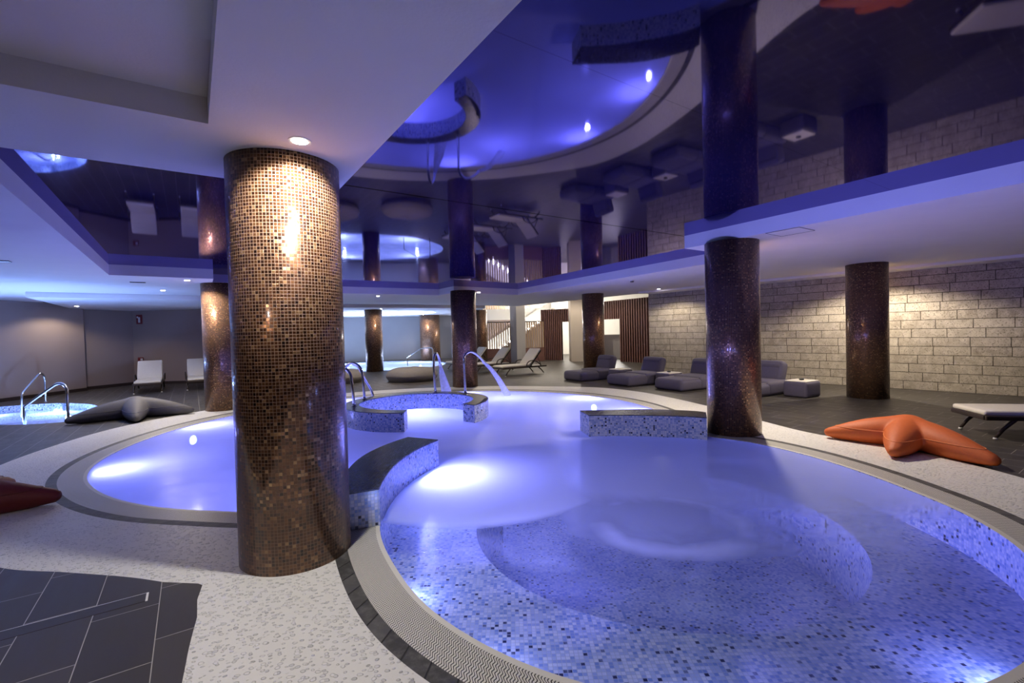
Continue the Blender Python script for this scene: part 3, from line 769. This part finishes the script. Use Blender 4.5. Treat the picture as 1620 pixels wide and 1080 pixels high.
# ------------------------------------------------------------------ starfish bean bags
def starfish(name, loc, arms, mat, seam, label, h=.40, rt=.065):
    """arms: (degrees, length)"""
    t = empty(name, loc); tag(t, label, 'bean bag')
    c0 = np.array([0, 0, h * .5]); r0 = h * .5
    ends = [np.array([L * .93 * math.cos(math.radians(a)), L * .93 * math.sin(math.radians(a)), rt + .02]) for a, L in arms]
    def sdf(P):
        ds = []
        for e in ends:
            ba = e - c0; pa = P - c0; hh = np.clip((pa @ ba) / (ba @ ba), 0, 1)
            rr = r0 * 1.04 + (rt - r0) * hh ** 1.05 - .0 * hh
            rr = rr + .045 * np.sin(np.pi * np.clip(hh, 0, 1))
            q = pa - hh[:, None] * ba
            # arms slightly flattened
            ds.append(np.sqrt(q[:, 0] ** 2 + q[:, 1] ** 2 + (q[:, 2] * 1.08) ** 2) - rr)
        D = np.array(ds); k = .016
        m = D.min(0)
        return m - k * np.log(np.exp(-(D - m) / k).sum(0)) * .8
    nth, nph = 240, 44
    ths = np.arange(nth) * 2 * np.pi / nth
    # denser rays along the arms
    tt = []
    for a, L in arms: tt.append(math.radians(a) % (2 * PI))
    tt = sorted(tt); ths = []
    per = nth // 5
    for i in range(5):
        a0 = tt[i]; a1 = tt[(i + 1) % 5] + (2 * PI if i == 4 else 0)
        for k in range(per):
            u = k / per; w = .5 - .5 * math.copysign(abs(math.cos(PI * u)) ** .8, math.cos(PI * u)) if False else u
            # cluster near both arm axes
            s = u - math.sin(2 * PI * u) / (2 * PI) * .85
            ths.append(a0 + (a1 - a0) * s)
    ths = np.array(ths); nth = len(ths)
    us = np.linspace(-1, 1, nph + 2)[1:-1]; phs = np.sign(us) * (np.abs(us) ** 1.7) * PI / 2 * .98
    base = math.atan2(rt + .02 - h * .5, .9)
    TH, PH = np.meshgrid(ths, phs, indexing='ij')
    phr = PH + base * (1 - np.abs(PH) / (PI / 2))
    dirs = np.stack([np.cos(phr) * np.cos(TH), np.cos(phr) * np.sin(TH), np.sin(phr)], -1).reshape(-1, 3)
    lo = np.zeros(len(dirs)); hi = np.full(len(dirs), 1.5)
    # march outward for first exit
    tcur = np.full(len(dirs), .05)
    for _ in range(70):
        d = -sdf(c0 + dirs * tcur[:, None]); tcur = tcur + np.clip(d, 0, .1) * .8 + 0
    P = c0 + dirs * tcur[:, None]
    P[:, 2] = np.maximum(P[:, 2], .004)
    vs = [tuple(p) for p in P]; fs = []
    for i in range(nth):
        i2 = (i + 1) % nth
        for j in range(nph - 1): fs.append((i * nph + j, i2 * nph + j, i2 * nph + j + 1, i * nph + j + 1))
    vs.append((0, 0, float(P[:, 2].max()))); vs.append((0, 0, .004)); nt = len(vs) - 2
    for i in range(nth):
        i2 = (i + 1) % nth
        fs.append((i * nph + nph - 1, i2 * nph + nph - 1, nt)); fs.append((i2 * nph, i * nph, nt + 1))
    cv = pydata('cover', vs, fs, mat, t, None, True)
    # piping: one closed loop along the flanks, one short ridge per arm
    bm = bmesh.new(); j = int(nph * .60)
    loop = [Vector(vs[i * nph + j]) * 1.0 for i in range(0, nth)]
    tube_bm(bm, loop + [loop[0]], .0055, 6, False)
    from_bm('piping', bm, seam, cv, True)
    for k, (a, L) in enumerate(arms):
        i = min(range(nth), key=lambda q: abs((ths[q] - math.radians(a) + PI) % (2 * PI) - PI))
        ee = ends[k]; bm = bmesh.new()
        d = Vector(ee - c0).normalized(); pt = Vector(ee) + d * (rt * .80)
        bmesh.ops.create_cone(bm, cap_ends=True, segments=16, radius1=rt * .62, radius2=rt * .5, depth=.02, matrix=Matrix.Translation(pt) @ d.to_track_quat('Z', 'Y').to_matrix().to_4x4())
        from_bm('arm_tip', bm, seam, cv, True)
    return t
starfish('starfish_bean_bag', (5.08, 6.02, 0), [(143, .90), (221, .90), (274, 1.06), (52, .72), (95, .72)], M['orange'], M['orange_s'], 'bright orange starfish bean bag lying at the right pool border', .39)
starfish('starfish_bean_bag', (-8.0, 9.9, 0), [(228, 1.10), (309, .98), (14, 1.10), (85, 1.0), (157, 1.0)], M['greyf'], M['grey_s'], 'charcoal grey starfish bean bag between the pool and the plunge pool', .43)
starfish('starfish_bean_bag', (-5.42, 4.22, 0), [(27, .98), (99, .95), (171, .95), (243, .95), (315, .95)], M['red'], M['red_s'], 'dark red starfish bean bag cut off by the left picture edge', .40)

# ------------------------------------------------------------------ soft blobs
def softbox(name, c, d, r, mat, parent, rot=None, puff=.0, seg=4):
    bm = bmesh.new(); bmesh.ops.create_cube(bm, size=1.0)
    for v in bm.verts: v.co = Vector((v.co.x * d[0], v.co.y * d[1], v.co.z * d[2]))
    bmesh.ops.bevel(bm, geom=bm.edges[:], offset=r, segments=seg, affect='EDGES', profile=.5)
    bmesh.ops.subdivide_edges(bm, edges=[e for e in bm.edges if e.calc_length() > .2], cuts=5, use_grid_fill=True)
    if puff:
        for v in bm.verts:
            x, y, z = v.co.x / d[0] * 2, v.co.y / d[1] * 2, v.co.z / d[2] * 2
            if z > .6: v.co.z += puff * (1 - x * x) * (1 - y * y)
            v.co.x += math.copysign(puff * .6, x) * (1 - z * z) * (1 - y * y) * (abs(x) > .8)
            v.co.y += math.copysign(puff * .6, y) * (1 - z * z) * (1 - x * x) * (abs(y) > .8)
    m = Matrix.Translation(c) @ (rot if rot is not None else Matrix.Identity(4))
    bmesh.ops.transform(bm, matrix=m, verts=bm.verts)
    return from_bm(name, bm, mat, parent, True)
def pouf(x, y, label, r=.88, h=.46):
    t = empty('floor_pouf', (x, y, 0)); tag(t, label, 'pouf')
    prof = [(.02, 0.0), (r * .80, .0), (r * .93, .05), (r * 1.0, .16), (r * .99, .24), (r * .90, .35), (r * .70, .42), (r * .4, h - .01), (.05, h)]
    prof2 = [(p[0], p[1]) for p in smoothpath(prof, 4)]
    o = lathe('cover', prof2, M['pouf'], t, 40)
    for v in o.data.vertices:
        a = math.atan2(v.co.y, v.co.x); v.co.z += .012 * math.sin(5 * a) * (v.co.z > .1); v.co.z = max(v.co.z, 0)
    bm = bmesh.new(); tube_bm(bm, [(r * 1.0 * math.cos(2 * PI * k / 48), r * 1.0 * math.sin(2 * PI * k / 48), .19) for k in range(49)], .008, 6, False)
    from_bm('piping', bm, M['pouf'], o, True)
    return t
pouf(-3.5, 16.3, 'big round grey floor pouf in the centre background')
pouf(-6.05, 16.25, 'round grey floor pouf half hidden behind the foreground column')

def make_daybed(label):
    t = empty('daybed', (0, 0, 0)); tag(t, label, 'daybed', 'daybeds in a row along the stone wall side')
    ft = softbox('footrest', (.40, 0, .145), (.80, .92, .29), .085, M['taupe'], t, None, .03)
    softbox('seat', (1.10, 0, .165), (.86, .94, .33), .085, M['taupe'], t, None, .02)
    R = Matrix.Rotation(math.radians(18), 4, 'Y')
    bk = softbox('backrest', (1.42, 0, .48), (.24, .76, .52), .08, M['taupe'], t, R, .02)
    softbox('headrest', (1.39, 0, .635), (.12, .66, .13), .05, M['taupe'], bk, R, .015)
    tube('piping', [(.10, -.40, .295), (.72, -.40, .295), (.80, -.30, .30), (.80, .30, .30), (.72, .40, .295), (.10, .40, .295)], .006, M['taupe_l'], ft, 6)
    return t
DB = [((1.85, 14.80), 'farthest daybed, in front of the dark mosaic column'), ((2.93, 13.22), 'second farthest daybed, by the slatted wood wall'),
      ((3.93, 11.95), 'daybed just left of the right poolside column'), ((4.90, 10.55), 'nearest daybed, mostly hidden behind the right poolside column')]
d0 = None
for (x, y), lab in DB:
    d = make_daybed(lab) if d0 is None else copy_tree(d0)
    d0 = d0 or d
    d.location = (x, y, 0); d.rotation_euler = (0, 0, math.radians(29)); d['label'] = lab
def make_ottoman(label):
    t = empty('side_ottoman', (0, 0, 0)); tag(t, label, 'ottoman', 'ottomans between the daybeds')
    softbox('body', (0, 0, .17), (.56, .52, .34), .05, M['taupe'], t, None, .015)
    softbox('lit_top', (0, 0, .347), (.50, .46, .03), .012, M['cushion'], t, None, .0, 2)  # cream pad puts the lit look of the top into colour
    return t
OT = [((3.35, 14.6), 'ottoman between the two farthest daybeds'), ((4.35, 13.05), 'ottoman beside the second farthest daybed'), ((6.42, 10.42), 'ottoman with a small item on top, right of the poolside column')]
o0 = None
for (x, y), lab in OT:
    d = make_ottoman(lab) if o0 is None else copy_tree(o0)
    o0 = o0 or d; d.location = (x, y, 0); d.rotation_euler = (0, 0, math.radians(29)); d['label'] = lab
for (x, y, lab) in [(6.42, 10.42, 'small dark ashtray on the nearest ottoman'), (4.35, 13.05, 'small dark ashtray on the ottoman left of the column')]:
    a = lathe('ashtray', [(.045, 0), (.055, .03), (.045, .03), (.038, .01)], M['darksteel'], None, 20); a.location = (x, y, .364); tag(a, lab, 'ashtray')

def make_lounger(label, armed=True):
    t = empty('sun_lounger', (0, 0, 0)); tag(t, label, 'sun lounger')
    w = .34
    for s in (-1, 1): tube_rail = box('side_rail', (1.0, s * w, .285), (1.98, .045, .06), M['wicker'], t, 0, .012)
    box('slatted_base', (.98, 0, .30), (1.9, .64, .02), M['wicker'], t)
    box('end_rail', (.02, 0, .285), (.045, .66, .06), M['wicker'], t, 0, .01)
    for x0, x1 in ((.34, .12), (1.60, 1.86)):
        for s in (-1, 1):
            lg = tube('leg', [(x0, s * w, .27), ((x0 + x1) / 2 + (x1 - x0) * .1, s * w, .14), (x1, s * w, .02)], [.026, .022, .02], M['wicker'], t, 8)
            lathe('foot_cap', [(.024, 0), (.024, .025)], M['cap'], lg, 12, (x1, s * w, 0))
    softbox('seat_cushion', (.64, 0, .345), (1.26, .66, .075), .03, M['cushion'], t, None, .008, 3)
    R = Matrix.Rotation(math.radians(-48), 4, 'Y')
    L = .76; cx = 1.25 + L / 2 * math.cos(math.radians(48)); cz = .345 + L / 2 * math.sin(math.radians(48))
    softbox('back_cushion', (cx - .02, 0, cz + .02), (L, .66, .075), .03, M['cushion'], t, R, .008, 3)
    box('back_frame', (cx + .035, 0, cz - .035), (L * .98, .62, .02), M['wicker'], t, rot=R)
    for s in (-1, 1):
        tube('back_prop', [(1.62, s * .28, .66), (1.78, s * .28, .31)], .012, M['wicker'], t, 6)
        if armed: tube('armrest', smoothpath([(1.02, s * .37, .27), (1.06, s * .38, .42), (1.18, s * .385, .50), (1.38, s * .385, .51), (1.55, s * .38, .44), (1.72, s * .37, .30)], 5), .019, M['wicker'], t, 8)
    return t
l0 = make_lounger('cream sun lounger nearest, in the middle background beside the pillar')
LG = [((-.55, 16.95), 34.5, 'cream sun lounger in the centre background, nearest of the three'), ((-1.70, 18.55), 34.5, 'cream sun lounger in the centre background, middle of the three'),
      ((-2.75, 20.2), 34.5, 'cream sun lounger in the centre background, farthest and half behind the violet column'),
      ((-11.12, 14.25), 124.5, 'white sun lounger by the left back wall, left of the pair'), ((-9.98, 14.95), 124.5, 'white sun lounger by the left back wall, cut by the column'),
      ((6.37, 6.58), -14, 'sun lounger at the right picture edge in front of the stone wall')]
for i, ((x, y), a, lab) in enumerate(LG):
    d = l0 if i == 0 else copy_tree(l0)
    d.location = (x, y, 0); d.rotation_euler = (0, 0, math.radians(a)); d['label'] = lab

# ------------------------------------------------------------------ rails, spouts, jets
def rail(label, parts, name='handrail', cat='handrail', mat='steel', r=.026):
    t = empty(name, parts[0][0] if False else (0, 0, 0)); tag(t, label, cat)
    for k, pts in enumerate(parts):
        tube('rail_tube', smoothpath(pts, 5), r, M[mat], t, 12)
    for pts in parts:
        for q in (pts[0], pts[-1]):
            if 0 <= q[2] <= .32: lathe('base_flange', [(.045, 0), (.045, .012), (.024, .022)], M[mat], t, 16, q)
    return t
rail('steel plunge pool handrail nearest the grey starfish', [[(-10.06, 9.62, -.3), (-10.06, 9.62, .1), (-10.05, 9.62, .28), (-9.98, 9.62, .36), (-9.5, 9.64, .70), (-9.36, 9.65, .77), (-9.26, 9.66, .74), (-9.2, 9.66, .62), (-9.2, 9.66, .3), (-9.2, 9.66, .0)]], r=.026)
rail('steel plunge pool handrail farther away at the far rim', [[(-12.6, 12.0, -.3), (-12.6, 12.0, .1), (-12.6, 12.02, .30), (-12.62, 12.1, .40), (-12.70, 12.5, .72), (-12.73, 12.62, .79), (-12.76, 12.74, .76), (-12.78, 12.80, .62), (-12.78, 12.8, .3), (-12.78, 12.8, 0)]], r=.026)
rail('steel grab rail at the left of the C-shaped ring wall', [[(-2.93, 8.60, .31), (-2.95, 8.6, .65), (-2.98, 8.62, .86), (-3.06, 8.64, .98), (-3.2, 8.68, 1.03), (-3.34, 8.72, .97), (-3.44, 8.75, .8), (-3.47, 8.76, .4), (-3.48, 8.77, -.1)]])
rail('steel grab rail at the back left of the C-shaped ring wall', [[(-3.02, 9.50, .31), (-3.04, 9.5, .7), (-3.07, 9.52, .88), (-3.14, 9.55, .99), (-3.28, 9.6, 1.04), (-3.42, 9.66, .98), (-3.5, 9.7, .8), (-3.52, 9.71, .4), (-3.53, 9.72, -.1)],
                                                                    [(-3.28, 9.62, 1.02), (-3.2, 9.72, .95), (-3.12, 9.85, .7), (-3.02, 10.0, .4), (-2.98, 10.05, .1)]])
rail('white-lit steel handrail rising out of the far spa', [[(-4.95, 22.1, .0), (-4.95, 22.1, .45), (-4.9, 22.1, .55), (-4.35, 22.1, .88), (-4.25, 22.1, .92), (-3.85, 22.1, .93), (-3.76, 22.1, .88), (-3.74, 22.1, .7), (-3.74, 22.1, 0)]], r=.022)
def spout(label, pts):
    t = empty('water_spout', (pts[0][0], pts[0][1], 0)); tag(t, label, 'water spout')
    off = Vector((pts[0][0], pts[0][1], 0))
    P = [tuple(Vector(p) - off) for p in pts]
    sm = smoothpath(P, 5)
    rr = [.026] * (len(sm) - 6) + [.026, .027, .029, .033, .038, .040]
    tube('pipe', sm, rr, M['steel'], t, 12)
    lathe('base_flange', [(.055, 0), (.055, .014), (.03, .026)], M['steel'], t, 18, (0, 0, .31))
    return t
spout('swan-neck steel water spout, left one, on the back of the ring wall', [(-1.70, 10.24, .31), (-1.72, 10.24, .75), (-1.72, 10.26, 1.0), (-1.715, 10.34, 1.12), (-1.70, 10.48, 1.16), (-1.68, 10.62, 1.09), (-1.665, 10.72, .95), (-1.66, 10.76, .86)])
spout('swan-neck steel water spout, right one, bending over to the right', [(-1.02, 9.99, .31), (-1.03, 9.99, .8), (-1.03, 9.99, 1.02), (-1.0, 10.04, 1.14), (-.90, 10.14, 1.19), (-.78, 10.27, 1.12), (-.68, 10.4, 1.0), (-.64, 10.47, .93)])
def jet(label, pts, rr):
    bm = bmesh.new(); tube_bm(bm, smoothpath(pts, 5), [np.interp(i, np.linspace(0, (len(pts) - 1) * 5, len(rr)), rr) for i in range((len(pts) - 1) * 5 + 1)], 14, False)
    tag(from_bm('water_jet', bm, M['jet'], None, True), label, 'water jet', None, 'stuff')
jet('fan of water pouring from the left spout', [(-1.66, 10.78, .84), (-1.64, 10.9, .62), (-1.60, 11.05, .32), (-1.57, 11.2, -.01)], [.03, .07, .11, .15])
jet('slanting stream of water shooting right from the right spout', [(-.63, 10.48, .92), (-.5, 10.85, .74), (-.33, 11.35, .42), (-.15, 11.9, -.01)], [.032, .045, .065, .09])

# ------------------------------------------------------------------ drain, ceiling fittings, wall signs
dr = empty('slot_drain', (-2.32, 2.91, 0)); tag(dr, 'slot drain cover set flush in the dark foreground tiles', 'floor drain')
dd = (-E2[0], -E2[1])
def dpt(s, w): return (dd[0] * s + E1[0] * w, dd[1] * s + E1[1] * w)
def strip(name, s0, s1, w0, w1, z, mat):
    v = [(*dpt(s0, w0), z), (*dpt(s1, w0), z), (*dpt(s1, w1), z), (*dpt(s0, w1), z)]
    o = pydata(name, v + [(a, b_, -.004) for a, b_, _ in v], [(0, 1, 2, 3), (0, 1, 5, 4), (1, 2, 6, 5), (2, 3, 7, 6), (3, 0, 4, 7)], mat, dr); return o
strip('cover_tile', .012, 3.2, -.055, .055, .0008, M['drain'])
strip('metal_edge', .012, 3.2, .055, .059, .001, M['cap'])
strip('end_bar', .0, .012, -.059, .059, .001, M['cap'])
strip('slot', .012, 3.2, -.059, -.055, .001, M['slatback'])

v1 = box('air_vent', (-7.72, 6.95, H - .006), (.5, .16, .012), M['ventm'], None, BA); tag(v1, 'slim dark air vent in the ceiling at the left picture edge', 'vent')
v2 = box('air_vent', (-7.9, 9.98, H - .006), (.26, .1, .012), M['ventm'], None, BA); tag(v2, 'slim grey air vent in the ceiling left of the half-hidden column', 'vent')
hatch = empty('ceiling_hatch', (3.78, 6.35, H)); hatch.rotation_euler = (0, 0, -math.radians(56)); tag(hatch, 'flush access hatch in the ceiling right of the poolside column', 'hatch')
box('panel', (0, 0, -.002), (.42, .42, .004), M['white'], hatch)
for dx, dy, sx, sy in ((0, .215, .43, .006), (0, -.215, .43, .006), (.215, 0, .006, .43), (-.215, 0, .006, .43)):
    box('frame_strip', (dx, dy, -.003), (sx, sy, .006), M['ventm'], hatch)
sd = empty('smoke_detector', (3.15, 12.2, H)); tag(sd, 'small round smoke detector on the ceiling above the daybeds', 'smoke detector')
lathe('base_plate', [(.06, -.02), (.06, 0)], M['whiteplastic'], sd, 24); lathe('sensor_head', [(.025, -.05), (.045, -.045), (.045, -.02)], M['ventm'], sd, 24)
sg = empty('wall_sign', (-13.72, 17.33, 2.40)); tag(sg, 'small red and white fire extinguisher sign on the left back wall', 'sign')
box('panel', (0, 0, 0), (.22, .012, .34), M['redplastic'], sg)
box('symbol', (.0, -.009, -.02), (.07, .006, .20), M['whiteplastic'], sg); box('symbol', (-.06, -.009, .08), (.05, .006, .06), M['whiteplastic'], sg)
ap = empty('alarm_button', (-13.72, 17.33, .90)); tag(ap, 'small red fire alarm button on the wall above the white lounger', 'alarm button')
box('case', (0, -.01, 0), (.20, .03, .20), M['redplastic'], ap, 0, .01); box('press_plate', (.05, -.03, .02), (.08, .012, .08), M['whiteplastic'], ap)

# ------------------------------------------------------------------ slatted screens, doorways and stair at the back
def screen(label, a, b_, z0, z1, n, mat, back=None, name='slatted_screen', door=None, cat='slatted screen', gapfrac=.5, th=.08):
    t = empty(name, (a[0], a[1], 0)); tag(t, label, cat)
    A = Vector((0, 0)); B = Vector((b_[0] - a[0], b_[1] - a[1])); L = B.length; d = B.normalized(); ang = math.atan2(d.y, d.x); nrm = Vector((-d.y, d.x))
    if nrm.y > 0: nrm = -nrm
    for i in range(n):
        s = (i + .5) / n; lo = z0
        if door and door[0] < s < door[1]: lo = door[2]
        c = B * s
        box('slat', (c.x + nrm.x * .05, c.y + nrm.y * .05, (lo + z1) / 2), (L / n * gapfrac, th, z1 - lo), mat, t, ang)
    if back:
        segs = [(0, 1, z0)] if not door else [(0, door[0], z0), (door[0], door[1], door[2]), (door[1], 1, z0)]
        for s0, s1, lo in segs:
            if s1 - s0 < .01: continue
            c = B * ((s0 + s1) / 2); box('backing_panel', (c.x, c.y, (lo + z1) / 2), (L * (s1 - s0), .03, z1 - lo), back, t, ang)
    return t
screen('dark reddish slatted wall with an open doorway next to the stone wall', (4.05, 25.5), (6.42, 21.4), 0, 3.02, 30, M['slat'], M['slatback'], th=.16, gapfrac=.42, door=(.30, .56, 2.1))
screen('dark slatted wall left of the beige pillar with a narrow doorway', (1.65, 25.9), (3.2, 25.0), 0, 2.75, 16, M['slat'], M['slatback'], th=.16, gapfrac=.42, door=(.70, .98, 2.05))
def balustrade(label, a, b_, n, mat):
    t = screen(label, a, b_, .72, 2.1, n, mat, None, 'slatted_balustrade', None, 'balustrade', .42, .05)
    B = Vector((b_[0] - a[0], b_[1] - a[1])); ang = math.atan2(B.y, B.x)
    box('top_rail', (B.x / 2, B.y / 2, 2.11), (B.length, .08, .05), M['darksteel'], t, ang)
    box('base_panel', (B.x / 2, B.y / 2, .36), (B.length, .10, .72), M['slat'], t, ang)
    return t
balustrade('slatted balustrade in front of the lit stair, left of the grey pillar', (-1.35, 24.6), (.10, 24.75), 12, M['slat_l'])
balustrade('slatted balustrade right of the grey pillar', (.62, 24.75), (1.72, 25.3), 9, M['slat_l'])
st = empty('staircase', (-1.6, 26.3, 0)); tag(st, 'white staircase with small lights on each step, rising to the right behind the slats', 'staircase')
for k in range(14):
    box('step', (.15 + k * .27, .5, .15 + k * .17), (.29, 1.2, .05), M['white'], st)
    for yy in (-.08, .55):
        box('step_light', (.15 + k * .27 - .02, yy, .21 + k * .17), (.09, .04, .09), M['steplight'], st)
prism('stair_side', [(0, 1.12), (.1, 1.12), (.1, 1.2), (0, 1.2)], 0, .1, M['white'], st)
ss = bmesh.new()
prof = [(0, .25), (.25, .25), (3.95, 2.45), (3.95, 3.35), (0, .95)]
va = [ss.verts.new((x, 1.14, z)) for x, z in prof]; vb = [ss.verts.new((x, 1.20, z)) for x, z in prof]
ss.faces.new(va); ss.faces.new(vb[::-1])
for i in range(5): ss.faces.new((va[i], vb[i], vb[(i + 1) % 5], va[(i + 1) % 5]))
from_bm('handrail_panel', ss, M['cream'], st)
o = box('landing_parapet', (.35, 27.6, 2.62), (4.4, .12, .62), M['cream']); tag(o, 'pale parapet of the upper stair landing', 'parapet', kind='structure')
screen('row of pale upper-level slats above the stair landing', (-1.7, 28.6), (1.2, 28.8), 2.9, 3.85, 20, M['slat_l'], None, 'upper_slats')
o = box('stair_wall', (.35, 27.62, 1.15), (4.6, .10, 2.3), M['brown']); tag(o, 'brown wall under the stair landing', 'wall', kind='structure')
# rooms behind the doorways
o = box('wall_panel', (5.35, 25.9, .65), (2.4, .06, 1.3), M['greyblue'], None, -math.radians(30)); tag(o, 'grey half-height panel seen through the doorway', 'wall panel', kind='structure')
# door leaf left of central column
dl = empty('door_1', (-3.35, 30.1, 0)); dl['kind'] = 'structure'
box('door_leaf', (.3, -.2, 1.05), (.9, .05, 2.1), M['beige'], dl); box('door_frame', (.3, -.17, 1.08), (1.04, .04, 2.2), M['cream'], dl)
tube('door_handle', [(.6, -.24, 1.0), (.6, -.30, 1.0), (.5, -.30, 1.0)], .012, M['steel'], dl, 8)

# bright strip lamps in the gap over the slats
ls = tube('strip_lamp', [(6.6, 22.0, 3.5), (4.6, 25.6, 3.5)], .03, M['ledwhite'], None, 8); tag(ls, 'bright strip lamp glowing above the slatted wall', 'light strip')

# ------------------------------------------------------------------ world and view
w = bpy.data.worlds.new('world'); sc.world = w; w.use_nodes = True
w.node_tree.nodes['Background'].inputs[0].default_value = (.05, .05, .09, 1); w.node_tree.nodes['Background'].inputs[1].default_value = .15
sc.view_settings.view_transform = 'Standard'; sc.view_settings.look = 'None'; sc.view_settings.gamma = 1; sc.view_settings.use_curve_mapping = False
sc.view_settings.exposure = 0.78
cy = sc.cycles
cy.use_denoising = True
try: cy.denoiser = 'OPENIMAGEDENOISE'; cy.denoising_input_passes = 'RGB_ALBEDO_NORMAL'; cy.denoising_prefilter = 'ACCURATE'
except Exception: pass
cy.max_bounces = 8; cy.diffuse_bounces = 4; cy.glossy_bounces = 4; cy.transmission_bounces = 4; cy.transparent_max_bounces = 8
cy.caustics_reflective = False; cy.caustics_refractive = False; cy.sample_clamp_indirect = 6.0
